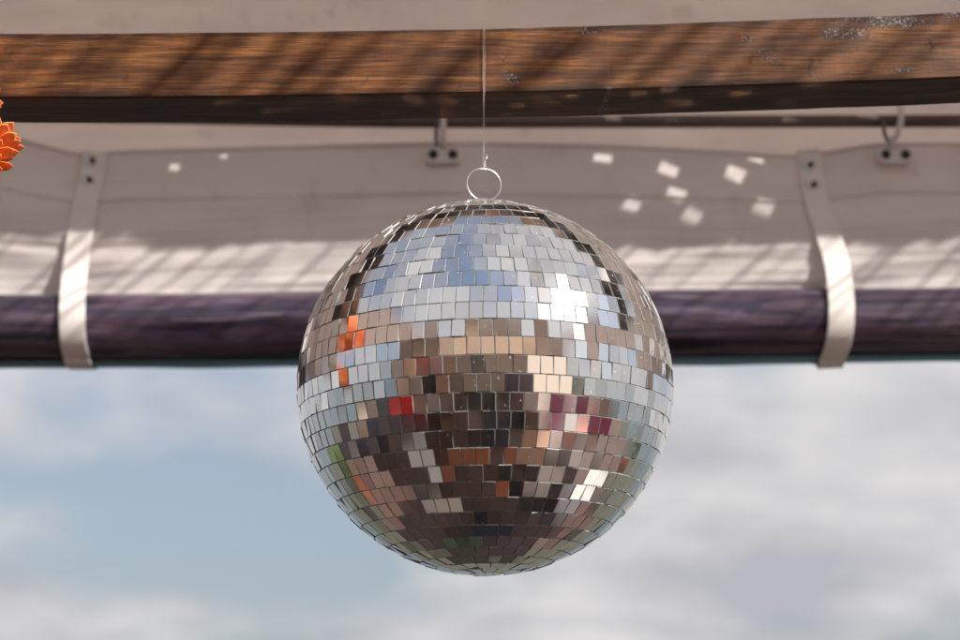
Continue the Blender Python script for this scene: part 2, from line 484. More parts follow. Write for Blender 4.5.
for frac, nm in ((.325, 'lower_stitch_line'), (.02, 'top_piping')):
    bm = bmesh.new(); pts = []
    for i in range(211):
        px = -360 + 1680 * i / 210
        pts.append(curtain_pt(px, frac) + Vector((0, -.0008 if frac > .1 else 0, 0)))
    tube(bm, pts, .0007 if frac > .1 else .0016, 6)
    obj(nm, bm, M_canvas, curtain, smooth=True)

# the rolled up clear window below
rollc = thing('rolled_window', 'long dark plum roll of clear plastic window held up below the white curtain', 'rolled window', P(480, 327, YC))
RR = .0470
roll_mid_t = [(-400, 331.5), (0, 329.5), (320, 327.5), (640, 325.5), (960, 322.5), (1400, 319)]
ROLLY = YC + .004
def roll_c(px): return P(px, interp(roll_mid_t, px), ROLLY)
bm = bmesh.new(); rings = []
SEG = 72
for i in range(301):
    px = -360 + 1680 * i / 300; c_ = roll_c(px); c_.z += .0022 * noise.noise(Vector((c_.x * 2.4, 8, 0))); ring = []
    for k in range(SEG):
        a = k * 2 * math.pi / SEG
        spiral = .0022 * (((a + .9) % (2 * math.pi)) / (2 * math.pi))     # overlapping outer wrap
        rid = .0010 * math.sin(a * 7 + 2.2 * noise.noise(Vector((c_.x * 1.6, a * .3, 3)))) * (.6 + noise.noise(Vector((c_.x * 2.2, a, 7))))
        r_ = RR - .002 + spiral + rid + .0022 * noise.noise(Vector((c_.x * 3, math.cos(a) * 1.6, math.sin(a) * 1.6))) + .0010 * noise.noise(Vector((c_.x * 9, math.cos(a) * 5, math.sin(a) * 5)))
        ring.append(bm.verts.new(c_ + Vector((0, math.cos(a) * r_, math.sin(a) * r_))))
    rings.append(ring)
for i in range(300):
    for k in range(SEG): bm.faces.new((rings[i][k], rings[i][(k + 1) % SEG], rings[i + 1][(k + 1) % SEG], rings[i + 1][k]))
bm.faces.new(rings[0]); bm.faces.new(rings[-1])
obj('roll', bm, M_roll, rollc, smooth=True)
bm = bmesh.new(); V = []                       # loose outermost wrap of clear film, sagging below
for i in range(301):
    px = -360 + 1680 * i / 300; c_ = roll_c(px); row = []
    for k in range(25):
        a = R(252) + R(95) * k / 24
        bell = math.sin(math.pi * k / 24)
        sag = (.0018 + .0050 * max(0, .25 + noise.noise(Vector((c_.x * 2.6 + 4, 2, 0)))) + .0012 * noise.noise(Vector((c_.x * 14, k * .2, 5)))) * bell
        r_ = RR + .0018 + sag
        row.append(bm.verts.new(c_ + Vector((0, math.cos(a) * r_, math.sin(a) * r_))))
    V.append(row)
for i in range(300):
    for k in range(24): bm.faces.new((V[i][k], V[i + 1][k], V[i + 1][k + 1], V[i][k + 1]))
obj('loose_film', bm, M_film, rollc, smooth=True, thick=.0007)

# square holes added to the tarpaulin: sun patches stand in for ball reflections
SUN = Vector((-.64, .45, -.62)).normalized()
cut = bmesh.new()
for (hx, hy, hw, hh_, ang) in ((603, 158, 14, 11, .35), (668, 170, 17, 12, .4), (677, 193, 16, 11, .45), (736, 173, 17, 13, .4), (763, 208, 17, 10, .3), (692, 216, 15, 11, .5), (631, 206, 13, 11, .55),
                               (820, 163, 17, 13, .2), (174, 168, 8, 7, .3), (224, 155, 6, 6, .3), (585, 150, 6, 5, .3), (613, 116.5, 13, 8, .2), (790, 122, 14, 7, .3)):
    e0 = interp(edge_t, hx); e1 = interp(roll_top_t, hx) + 10
    yy = curtain_pt(hx, max(0, min(1, (hy - e0) / (e1 - e0)))).y if hy > 130 else YPIPE - .008
    lo, up_ = [], []
    for (qx, qy) in ((-1, -1), (1, -1), (1, 1), (-1, 1)):
        hw *= 1; ox = 1.15 * hw / 2 * qx * math.cos(ang) - hh_ / 2 * qy * math.sin(ang); oy = hw / 2 * qx * math.sin(ang) + hh_ / 2 * qy * math.cos(ang)
        b = P(hx + ox, hy + oy, yy)
        t = 0
        for _ in range(30):
            q_ = b - SUN * t; t += (roofz(q_.x, q_.y) - q_.z) * .9
        q_ = b - SUN * t
        lo.append(cut.verts.new(q_ + SUN * .02)); up_.append(cut.verts.new(q_ - SUN * .02))
    cut.faces.new(lo); cut.faces.new(up_[::-1])
    for k in range(4): cut.faces.new((lo[k], up_[k], up_[(k + 1) % 4], lo[(k + 1) % 4]))
for (hx, hy, hw, hh_) in ():
    c_ = P(hx, hy, 2.0)
    d_ = (c_ - cam.location).normalized(); t = 2.0
    for _ in range(40):
        q_ = cam.location + d_ * t; t += (roofz(q_.x, q_.y) - q_.z) * .6
    q_ = cam.location + d_ * t
    w2, h2 = hw / F * q_.y / 2, hh_ / F * q_.y * 1.3 / 2
    lo = [cut.verts.new(q_ + Vector((a * w2 + b * .004, b * h2 - a * .004, -.05))) for a, b in ((-1, -1), (1, -1), (1, 1), (-1, 1))]
    up_ = [cut.verts.new(v.co + Vector((0, 0, .1))) for v in lo]
    cut.faces.new(lo); cut.faces.new(up_[::-1])
    for k in range(4): cut.faces.new((lo[k], up_[k], up_[(k + 1) % 4], lo[(k + 1) % 4]))
bmesh.ops.recalc_face_normals(cut, faces=cut.faces)
cm_ = bpy.data.meshes.new('cut'); cut.to_mesh(cm_); cut.free(); co_ = bpy.data.objects.new('cut', cm_); C.objects.link(co_)
bo = roof_sheet.modifiers.new('perforations', 'BOOLEAN'); bo.operation = 'DIFFERENCE'; bo.solver = 'EXACT'; bo.object = co_
bpy.context.view_layer.update()
ev = roof_sheet.evaluated_get(bpy.context.evaluated_depsgraph_get())
nm_ = bpy.data.meshes.new_from_object(ev); roof_sheet.modifiers.clear(); roof_sheet.data = nm_
bpy.data.objects.remove(co_, do_unlink=True)

# straps
def snap(parent, c, nrm):
    bm = bmesh.new()
    lathe(bm, [(.0062, 0), (.0085, .0004), (.0098, .0016), (.0094, .0030), (.0072, .0036), (.0046, .0028), (.0040, .0010)], c, nrm, 28)
    s_ = obj('snap_button', bm, M_snap, parent, smooth=True)
    bm = bmesh.new(); lathe(bm, [(.0040, .0002), (.0038, .0012), (.0030, .0016), (0, .0016)], c, nrm, 24)
    obj('snap_socket', bm, M_dark, s_, smooth=True)
def strap(label, path, width, snaps):
    """path: photo pixels of the strap's middle, top to roll bottom"""
    top = P(*path[0], YC)
    st = thing('holding_strap', label, 'strap', P(*path[-1], YC), 'webbing straps round the rolled window')
    pts = []; curtain_y = []
    n = 60
    ys = [p_[1] for p_ in path]
    tab = [(p_[1], p_[0]) for p_ in path]
    for k in range(n + 1):
        py = ys[0] + (ys[-1] - ys[0]) * k / n
        px = interp(tab, py)
        c_ = roll_c(px)
        # in front of the curtain, then round the roll
        e0 = interp(edge_t, px); e1 = interp(roll_top_t, px) + 10
        t = max(0, min(1, (py - e0) / (e1 - e0)))
        yc_ = curtain_pt(px, t).y - .003
        curtain_y.append(yc_)
        # solve for the roll surface
        w = P(px, py, yc_)
        yr = 9
        for it in range(4):
            dz = w.z - c_.z
            if abs(dz) < RR + .004:
                yr = c_.y - math.sqrt(max(0, (RR + .005) ** 2 - dz * dz))
                w = P(px, py, min(yr, yc_) if dz > -0.02 else yr)
        blend = max(0, min(1, (py - 205) / 85))
        yy = w.y
        if dz >= RR + .004:
            y_t = c_.y - .012
            yy = yc_ + (min(yc_, c_.y - .018) - yc_) * blend * blend
            w = P(px, py, yy)
        pts.append(w)
    # smooth the depth so the strap is taut
    for it in range(6):
        for k in range(1, len(pts) - 8):
            if pts[k].z > roll_c(480).z + .02: pts[k] = Vector((pts[k].x, min(pts[k].y, (pts[k - 1].y + pts[k + 1].y) / 2), pts[k].z))
    for it in range(60):
        ny = [p_.y for p_ in pts]
        for k in range(2, len(pts) - 4):
            ny[k] = .25 * pts[k - 1].y + .5 * pts[k].y + .25 * pts[k + 1].y
        for k in range(2, len(pts) - 4):
            c_ = roll_c(interp(tab, ys[0] + (ys[-1] - ys[0]) * k / n)); dz = pts[k].z - c_.z
            lim = c_.y - math.sqrt(max(0, (RR + .005) ** 2 - dz * dz)) if abs(dz) < RR + .005 else 9
            lim = min(lim, curtain_y[k]) if dz > -.02 else lim
            y_new = min(ny[k], lim); py = ys[0] + (ys[-1] - ys[0]) * k / n
            pts[k] = P(interp(tab, py), py, y_new)
    # carry on underneath and behind
    c_ = roll_c(path[-1][0]); a0 = math.atan2(pts[-1].z - c_.z, pts[-1].y - c_.y)
    dx = (pts[-1].x - pts[-4].x) / 3
    for k in range(1, 26):
        a = a0 + R(7.5) * k
        r_ = RR + .005
        pts.append(Vector((pts[-1].x + dx * .3, c_.y + math.cos(a) * r_, c_.z + math.sin(a) * r_)))
    bm = bmesh.new(); V = []
    for k, p_ in enumerate(pts):
        q0 = pts[max(0, k - 1)]; q1 = pts[min(len(pts) - 1, k + 1)]
        tg = (q1 - q0).normalized()
        side = Vector((1, 0, 0)); side = (side - tg * side.dot(tg)).normalized()
        nrm = tg.cross(side)
        if nrm.y > 0 and k < 50: nrm = -nrm
        w_ = width / 2
        V.append([bm.verts.new(p_ + side * w_ * s_) for s_ in (-1, -.93, -.6, 0, .6, .93, 1)])
    for k in range(len(V) - 1):
        for j in range(6): bm.faces.new((V[k][j], V[k][j + 1], V[k + 1][j + 1], V[k + 1][j]))
    obj('webbing', bm, M_strap, st, smooth=True, thick=.0016)
    for (sx_, sy_) in snaps:
        k = min(range(len(pts)), key=lambda i_: abs(ys[0] + (ys[-1] - ys[0]) * i_ / n - sy_) if i_ <= n else 9e9)
        w = P(sx_, sy_, pts[k].y - .0012)
        snap(st, w, Vector((0, -1, -.2)).normalized())
strap('beige strap with two snap buttons round the roll to the left of the mirror ball',
      [(95, 152), (92, 175), (85, 205), (78, 245), (73, 290), (72, 320), (73, 342), (76, 357), (79, 367)], .0325, [(92.5, 161), (89.5, 180.5)])
strap('beige strap with two snap buttons round the roll to the right of the mirror ball',
      [(808, 150), (811, 170), (817, 200), (828, 235), (837, 265), (841, 295), (841, 325), (837, 348), (829, 368)], .0325, [(810, 165.5), (813.5, 185)])

# fixing plates with their white loops
def plate(label, cx, cy, loop, dark):
    w0 = P(cx, cy, YC - .022)
    fp = thing('fixing_plate', label, 'fixing plate', w0, 'fixing plates along the top of the curtain')
    bm = bmesh.new(); W, H, rr_ = .0235, .0115, .0085; d = .004
    out = []
    for (qx, qz, a0) in ((W - rr_, H - rr_, 0), (-W + rr_, H - rr_, 90), (-W + rr_, -H + rr_, 180), (W - rr_, -H + rr_, 270)):
        for k in range(7):
            a = R(a0 + 15 * k); out.append((qx + rr_ * math.cos(a), qz + rr_ * math.sin(a)))
    fr = [bm.verts.new(w0 + Vector((x * .95, -d, z * .93))) for x, z in out]
    md_ = [bm.verts.new(w0 + Vector((x, -d + .0012, z))) for x, z in out]
    bk = [bm.verts.new(w0 + Vector((x, .010, z))) for x, z in out]
    bm.faces.new(fr); bm.faces.new(bk[::-1])
    for A, B in ((fr, md_), (md_, bk)):
        for k in range(28): bm.faces.new((A[k], A[(k + 1) % 28], B[(k + 1) % 28], B[k]))
    obj('plate', bm, M_plate, fp)
    for s_ in (-1, 1):
        c_ = w0 + Vector((s_ * .0128, -d - .0002, 0))
        bm = bmesh.new(); lathe(bm, [(.0062, .0), (.0062, .0009), (.0050, .0011), (.0046, .0003), (0, .0001)], c_, Vector((0, -1, 0)), 24)
        obj('screw', bm, M_dark, fp, smooth=True)
    bm = bmesh.new(); tube(bm, [P(*p_[:2], p_[2]) for p_ in loop], .0042, 12); obj('loop', bm, M_plate, fp, smooth=True)
    bm = bmesh.new(); tube(bm, [P(*p_[:2], p_[2]) for p_ in dark], .0026, 10); obj('rear_clip', bm, M_clip, fp, smooth=True)
def arc(pts, n=6):
    out = []
    for i in range(len(pts) - 1):
        for k in range(n):
            t = k / n
            p0 = pts[max(0, i - 1)]; p1 = pts[i]; p2 = pts[i + 1]; p3 = pts[min(len(pts) - 1, i + 2)]
            out.append(tuple(.5 * ((2 * b) + (-a + c) * t + (2 * a - 5 * b + 4 * c - d) * t * t + (-a + 3 * b - 3 * c + d) * t ** 3) for a, b, c, d in zip(p0, p1, p2, p3)))
    out.append(pts[-1]); return out
plate('white fixing plate with a straight white loop, just left of the mirror ball ring', 443, 155.5,
      arc([(443, 147, 2.125), (443, 140, 2.116), (443, 130, 2.111), (443, 118, 2.110), (443, 106, 2.120), (443, 104, 2.14)]),
      arc([(437, 147, 2.13), (436, 138, 2.120), (436.5, 128, 2.113), (438, 118, 2.112), (440, 108, 2.122)]))
plate('white fixing plate with a curved white loop, beside the right hand strap', 895, 155.5,
      arc([(890, 147, 2.125), (892.5, 141, 2.115), (898, 133, 2.110), (900.5, 122, 2.107), (901, 112, 2.108), (900, 103, 2.122)]),
      arc([(892, 147, 2.13), (889, 142, 2.122), (886, 137, 2.117), (884, 131, 2.112), (884, 122, 2.112)]))

# ------------------------------------------------------------------ gerberas on the left
def flower(label, c, face, rad, seed, group='orange flowers hanging from the beam'):
    r0 = random.Random(seed); q = Vector((0, 0, 1)).rotation_difference(face.normalized())
    fl = thing('orange_flower', label, 'flower', c, group)
    bm = bmesh.new(); uv = bm.loops.layers.uv.new('uv')
    for layer, (cnt, L, zb, up, wd) in enumerate(((17, 1.0, 0, -.22, .19), (16, 1.0, .26, -.12, .19), (15, .92, .52, .02, .18), (13, .80, .78, .15, .17), (10, .6, 1.0, .35, .15))):
        for k in range(cnt):
            a = (k + .5 * (layer % 2) + r0.uniform(-.25, .25)) * 2 * math.pi / cnt
            ln = L * rad * r0.uniform(.9, 1.07); w_ = wd * rad * r0.uniform(.9, 1.1)
            droop = r0.uniform(-.14, .12); g = []; NS = 12
            for i in range(NS + 1):
                t = i / NS
                tip = math.sqrt(max(0, 1 - max(0, (t - .80) / .20) ** 2))
                prof = w_ * (.35 + .65 * math.sin(min(1, t / .7) * math.pi / 2)) * max(tip, .08)
                rr_ = ln * t; row = []
                z = rad * (zb + up * t * t + .10 * math.sin(math.pi * t) + droop * t)
                for s_ in (-1, -.5, 0, .5, 1):
                    cup = .09 * rad * (s_ * s_) * math.sin(math.pi * min(1, t * .9)) - .03 * rad * math.cos(s_ * 9) * (1 - t)
                    x = rr_ * math.cos(a) - s_ * prof * math.sin(a); y = rr_ * math.sin(a) + s_ * prof * math.cos(a)
                    row.append(bm.verts.new(c + q @ Vector((x, y, z + cup))))
                g.append(row)
            for i in range(NS):
                for j in range(4):
                    f = bm.faces.new((g[i][j], g[i][j + 1], g[i + 1][j + 1], g[i + 1][j]))
                    for lp, tt in zip(f.loops, (i / NS, i / NS, (i + 1) / NS, (i + 1) / NS)): lp[uv].uv = (.5, tt)
    obj('petals', bm, M_petal, fl, smooth=True, thick=.0005)
    bm = bmesh.new(); lathe(bm, [(rad * .2, .0), (rad * .22, rad * 1.0), (rad * .14, rad * 1.15), (0, rad * 1.2)], c, face.normalized(), 20)
    obj('flower_centre', bm, M_petal, fl, smooth=True)
    bm = bmesh.new()
    tube(bm, [c - face.normalized() * rad * .05, c - face.normalized() * rad * .5 + Vector((0, 0, .01)), Vector((c.x - .01, YB + .02, c.z + rad * 1.3))], .0016, 8)
    obj('stem', bm, M_leaf, fl, smooth=True)
flower('bright orange layered flower hanging under the left end of the beam, cut by the frame', P(-15, 137, 1.30), Vector((-.12, -.40, -.9)), .0290, 3)
flower('upper orange flower against the dark underside at the left edge of the frame', P(-32, 94, 1.31), Vector((-.1, -.5, -.8)), .0270, 4)
for k, (px, py, Y_) in enumerate(((-90, 160, 1.28), (-85, 225, 1.30), (-150, 130, 1.26), (-150, 200, 1.29), (-90, 290, 1.31), (-130, 350, 1.30))):
    flower('orange flower of the hanging bunch beyond the left edge', P(px, py, Y_), Vector((.4, -.8, -.2)), .032, 10 + k)

# ------------------------------------------------------------------ unseen canes added overhead to cast the slanting streaks
M_reed = plain('reed', (.30, .22, .12), .7)
reed = thing('streak_canes', 'unseen overhead canes added to streak the beam and curtain with shade', 'shade', (0.9, 1.1, 2.8))
bm = bmesh.new(); r0 = random.Random(8)
def canes(x0, x1, y0, y1, z, rmin, rmax, smin, smax):
    x = x0
    while x < x1:
        w_ = r0.uniform(rmin, rmax); k_ = r0.uniform(-.06, .06)
        tube(bm, [Vector((x + k_ * (t - .5) + .01 * math.sin(t * 4 + x * 9), y0 + (y1 - y0) * t, z + .004 * math.sin(9 * t + x * 7))) for t in (0, .25, .5, .75, 1)], w_, 8)
        x += r0.uniform(smin, smax)
canes(.45, 1.85, .545, .9, 3.1, .0025, .0050, .022, .040)
obj('canes', bm, M_reed, reed, smooth=True); bm = bmesh.new()
canes(-.05, 2.1, 1.25, 1.67, 2.8, .001, .0026, .020, .055)
obj('canes', bm, M_reed, reed, smooth=True)
bm = bmesh.new()
bm.free()
for y, z in ((.56, 3.115), (.88, 3.085), (1.28, 2.79)):
    bm = bmesh.new(); tube(bm, [Vector((-.1, y, z)), Vector((2.2, y, z))], .007, 8); obj('cross_rail', bm, M_reed, reed, smooth=True)

# ------------------------------------------------------------------ surroundings seen in the mirror tiles
def sheet(name, x0, x1, y0, y1, z, mat, kind='structure', n=1):
    bm = bmesh.new(); V = [[bm.verts.new((x0 + (x1 - x0) * i / n, y0 + (y1 - y0) * j / n, z)) for j in range(n + 1)] for i in range(n + 1)]
    for i in range(n):
        for j in range(n): bm.faces.new((V[i][j], V[i + 1][j], V[i + 1][j + 1], V[i][j + 1]))
    o = obj(name, bm, mat); o['kind'] = kind; return o
s = N('grass_ground'); f = s.noise(2, s.coord(), 8, .7); f2 = s.noise(.05, s.coord(), 3)
s.set(Base_Color=s.mix(s.ramp(f2, [(.4, (0, 0, 0)), (.6, (1, 1, 1))]), s.ramp(f, [(.3, (.05, .052, .036)), (.7, (.085, .085, .06))]), (.12, .11, .09)), Roughness=.9)
M_grass = s.m
sheet('ground', -8, 8, -12, 7, -.15, M_grass)
s = N('sea_water'); f = s.noise(.8, s.coord((1, 2, 1)), 6, .6, .3)
s.set(Base_Color=(.045, .075, .085), Roughness=.12); s.bump(f, .5, .12)
sheet('sea', -1500, 1500, -1500, 1500, -.9, s.m)
bm = bmesh.new(); box(bm, (-8, -12, -1.2), (8, 7, -.154)); o = obj('shore', bm, M_grass); o['kind'] = 'structure'
s = N('deck_boards'); br = s.n('ShaderNodeTexBrick'); s.l(s.coord(), br.inputs['Vector'])
br.inputs['Scale'].default_value = 1; br.inputs['Brick Width'].default_value = 2.4; br.inputs['Row Height'].default_value = .14; br.inputs['Mortar Size'].default_value = .006
br.inputs['Color1'].default_value = (.080, .040, .032, 1); br.inputs['Color2'].default_value = (.115, .062, .052, 1); br.inputs['Mortar'].default_value = (.008, .006, .005, 1)
wf = s.noise(1.6, s.coord((.5, 1.4, 1)), 7, .7, .6)
s.set(Base_Color=s.mix(s.ramp(wf, [(.42, (0, 0, 0)), (.60, (1, 1, 1))]), br.outputs['Color'], s.mix(.5, br.outputs['Color'], (.15, .105, .085))), Roughness=.6); M_deck = s.m
bm = bmesh.new(); box(bm, (-5, -5.4, -.14), (5, 3.2, 0)); o = obj('deck', bm, M_deck); o['kind'] = 'structure'

M_stucco = plain('sandy_render', (.46, .39, .32), .85, var=.12, scale=5)
M_frame = plain('white_frame', (.7, .68, .65), .4)
s = N('window_glass'); s.set(Base_Color=(.02, .025, .03), Roughness=.05); M_glass = s.m
house = thing('house', 'sandy rendered house behind the terrace, seen only in the mirror tiles', 'house', (0, -6, -.15))
bm = bmesh.new(); box(bm, (-6.5, -9, -.15), (6.5, -5.6, 4.3)); obj('wall', bm, M_stucco, house)
for wx in (-4.6, -1.5, 1.8, 4.6):
    bm = bmesh.new(); box(bm, (wx - .6, -5.62, .1 if wx == 1.8 else 1.0), (wx + .6, -5.54, 2.3)); w_ = obj('window', bm, M_frame, house)
    bm = bmesh.new(); box(bm, (wx - .52, -5.55, .2 if wx == 1.8 else 1.08), (wx + .52, -5.53, 2.22)); obj('pane', bm, M_glass, w_)
bm = bmesh.new()
vs = [bm.verts.new(p_) for p_ in ((-6.9, -5.2, 4.28), (6.9, -5.2, 4.28), (6.9, -7.3, 5.5), (-6.9, -7.3, 5.5), (-6.9, -9.4, 4.28), (6.9, -9.4, 4.28))]
bm.faces.new(vs[:4]); bm.faces.new((vs[3], vs[2], vs[5], vs[4])); bm.faces.new((vs[0], vs[3], vs[4])); bm.faces.new((vs[1], vs[5], vs[2])); bm.faces.new((vs[0], vs[4], vs[5], vs[1]))
obj('roof', bm, plain('clay_roof', (.25, .10, .06), .8), house)

for sd, lab, z_ in ((-1, 'white canopy over the left side of the terrace, seen only in the mirror tiles', 2.5), (1, 'white canopy over the right side of the terrace, seen only in the mirror tiles', 2.45)):
    sc_ = thing('side_canopy', lab, 'canopy', (sd * 2.3, .6, z_), 'side canopies of the terrace')
    bm = bmesh.new(); V = []
    for i in range(25):
        u = i / 24; x = sd * (1.0 + .35 * (sd > 0) + 2.2 * u)
        V.append([bm.verts.new((x, -1.4 + 3.1 * j / 12, z_ + .35 * u - .03 * math.sin(j * math.pi / 3) ** 2)) for j in range(13)])
    for i in range(24):
        for j in range(12): bm.faces.new((V[i][j], V[i + 1][j], V[i + 1][j + 1], V[i][j + 1]))
    obj('cover', bm, M_roofc, sc_, smooth=True, thick=.002)
    for y in (-1.35, 1.65):
        bm = bmesh.new(); x = sd * 3.1; tube(bm, [Vector((x, y, 0)), Vector((x, y, z_ + .33))], .03, 10); obj('leg', bm, M_frame, sc_)

# party tent on the terrace behind the camera
tent = thing('party_tent', 'white party tent behind the photographer, seen only in the mirror tiles', 'tent', (-.2, -2.4, 0))
M_tent = canvas('tent_fabric', (.84, .72, .62), .62)
bm = bmesh.new()
c_ = [Vector((-2.8, -4.2, 2.75)), Vector((2.4, -4.2, 2.75)), Vector((2.4, -.75, 2.75)), Vector((-2.8, -.75, 2.75))]; ap = Vector((-.2, -2.5, 3.75))
N_ = 10
for e in range(4):
    a, b = c_[e], c_[(e + 1) % 4]; g = []
    for i in range(N_ + 1):
        t = i / N_; row = []
        for j in range(N_ + 1):
            u = j / N_; p_ = a.lerp(b, u).lerp(ap, t); p_.z -= .25 * math.sin(math.pi * t) * 1; row.append(bm.verts.new(p_))
        g.append(row)
    for i in range(N_):
        for j in range(N_): bm.faces.new((g[i][j], g[i][j + 1], g[i + 1][j + 1], g[i + 1][j])) if (g[i][j].co - g[i][j + 1].co).length > 1e-5 and i < N_ - 1 else None
    vlo = [bm.verts.new(a.lerp(b, u / 10) - Vector((0, 0, .28 + .03 * math.sin(u * 9)))) for u in range(11)]; vhi = [bm.verts.new(a.lerp(b, u / 10)) for u in range(11)]
    for u in range(10): bm.faces.new((vlo[u], vlo[u + 1], vhi[u + 1], vhi[u]))
obj('tent_roof', bm, M_tent, tent, smooth=True, thick=.002)
for a, b in ((c_[0], c_[1]), (c_[1], c_[2]), (c_[3], c_[0])):       # hanging side walls
    bm = bmesh.new(); V = []
    for i in range(41):
        p_ = a.lerp(b, i / 40); n_ = Vector((b - a).normalized().cross(Vector((0, 0, 1))))
        V.append([bm.verts.new(Vector((p_.x, p_.y, .05 + 2.6 * j / 6)) + n_ * (.03 + .035 * math.sin(i * 1.9) * (1 - j / 8))) for j in range(7)])
    for i in range(40):
        for j in range(6): bm.faces.new((V[i][j], V[i + 1][j], V[i + 1][j + 1], V[i][j + 1]))
    obj('side_wall', bm, M_tent, tent, smooth=True)
for p_ in c_:
    bm = bmesh.new(); tube(bm, [Vector((p_.x, p_.y, 0)), Vector(p_)], .03, 10); obj('leg', bm, M_frame, tent)

# red sun parasol, chairs, planters, hedge
M_red = plain('red_cloth', (.80, .018, .012), .6); M_pink = plain('magenta_cloth', (.45, .01, .14), .6); M_orange = plain('orange_cloth', (.75, .12, .01), .6)
M_teal = plain('teal_cloth', (.01, .16, .22), .6); M_blackcloth = plain('black_cloth', (.012, .011, .013), .8)
M_orange_rug = plain('orange_rug', (.50, .17, .07), .9, var=.5, scale=14); M_skinwood = plain('pale_wood', (.50, .28, .17), .7)
M_terra = plain('terracotta', (.36, .13, .06), .75)
def cushion_chair(label, x, y, rz, mat, fabric='chair'):
    ch = thing('garden_chair', label, 'chair', (x, y, 0), 'garden chairs on the terrace')
    rot = Matrix.Rotation(rz, 3, 'Z'); pv = Vector((x, y, 0))
    bm = bmesh.new(); box(bm, (x - .26, y - .26, .38), (x + .26, y + .26, .48), rot, pv); o = obj('seat', bm, mat, ch); o.modifiers.new('b', 'BEVEL').width = .03
    bm = bmesh.new(); box(bm, (x - .26, y - .30, .50), (x + .26, y - .20, 1.0), rot, pv); o = obj('backrest', bm, mat, ch); o.modifiers.new('b', 'BEVEL').width = .03
    for sx_ in (-1, 1):
        for sy_ in (-1, 1):
            bm = bmesh.new(); c0 = pv + rot @ Vector((sx_ * .23, sy_ * .23, 0)); tube(bm, [c0, c0 + Vector((0, 0, .38))], .018, 8); obj('leg', bm, M_frame, ch)
cushion_chair('red cushioned garden chair, seen only in the mirror tiles', -1.75, -.35, -1.0, M_red)
cushion_chair('magenta cushioned garden chair, seen only in the mirror tiles', 1.75, -.5, 1.0, M_pink)
cushion_chair('orange cushioned garden chair, seen only in the mirror tiles', 2.1, .2, 1.5, M_orange)
cushion_chair('teal cushioned garden chair, seen only in the mirror tiles', .9, -2.2, .3, M_teal)
def planter(label, x, y, seed, mat, hgt=.5, tall=.8):
    pl = thing('potted_shrub', label, 'plant', (x, y, 0), 'potted shrubs round the terrace'); r0 = random.Random(seed)
    bm = bmesh.new(); lathe(bm, [(0, 0), (.15, 0), (.22, hgt), (.24, hgt), (.24, hgt - .04), (.2, hgt - .04), (0, hgt - .05)], Vector((x, y, 0)), seg=24); obj('pot', bm, M_terra, pl, smooth=False)
    bm = bmesh.new()
    for k in range(420):
        d = Vector((r0.gauss(0, 1), r0.gauss(0, 1), r0.gauss(0, 1))).normalized() * r0.uniform(.4, 1)
        c0 = Vector((x, y, hgt + tall * .5)) + Vector((d.x * .34, d.y * .34, d.z * tall * .5))
        u = Vector((r0.gauss(0, 1), r0.gauss(0, 1), r0.gauss(0, 1))).normalized(); v_ = u.orthogonal().normalized()
        L = r0.uniform(.03, .06)
        bm.faces.new([bm.verts.new(c0 + u * L), bm.verts.new(c0 + v_ * L * .4), bm.verts.new(c0 - u * L), bm.verts.new(c0 - v_ * L * .4)])
    obj('foliage', bm, mat, pl)
for k, (x, y) in enumerate(((-2.9, .9), (-3.2, -.8), (3.1, 1.2), (3.3, -.6), (-2.2, 2.6), (2.6, 2.7))):
    planter('leafy shrub in a terracotta pot, seen only in the mirror tiles', x, y, 40 + k, M_leaf if k % 2 else plain('leaf_pale_%d' % k, (.08, .13, .04), .5))
def umbrella(label, x, y, mat):
    um = thing('sun_parasol', label, 'parasol', (x, y, 0)); ap = Vector((x, y, 2.55))
    bm = bmesh.new(); tube(bm, [Vector((x, y, 0)), ap], .022, 10); obj('pole', bm, M_frame, um)
    bm = bmesh.new(); rim = [Vector((x + 1.15 * math.cos(k * math.pi / 4), y + 1.15 * math.sin(k * math.pi / 4), 2.05)) for k in range(8)]
    a0 = bm.verts.new(ap); rv = [bm.verts.new(r_) for r_ in rim]
    for k in range(8): bm.faces.new((a0, rv[k], rv[(k + 1) % 8]))
    obj('parasol_cover', bm, mat, um, thick=.004)
umbrella('red parasol left of the photographer, seen only in the mirror tiles', -3.6, -2.6, M_red)

rg = thing('woven_rug', 'orange woven rug on the deck, seen only in the mirror tiles', 'rug', (.05, .1, .002))
bm = bmesh.new(); box(bm, (-.5, -.12, .002), (.55, .32, .014)); obj('weave', bm, M_orange_rug, rg)
cb = thing('wooden_screen', 'tall reddish wooden screen left of the photographer, seen only in the mirror tiles', 'screen', (-2.1, -1.0, 0))
for k in range(3):
    a_ = Matrix.Rotation(.75 + (.25 if k % 2 else -.25), 3, 'Z'); pv = Vector((-2.35 + .42 * k, -.75 - .42 * k, 0))
    bm = bmesh.new(); box(bm, (pv.x - .28, pv.y - .015, .05), (pv.x + .28, pv.y + .015, 1.95), a_, pv); o = obj('screen_panel', bm, M_terra if k != 1 else M_skinwood, cb)
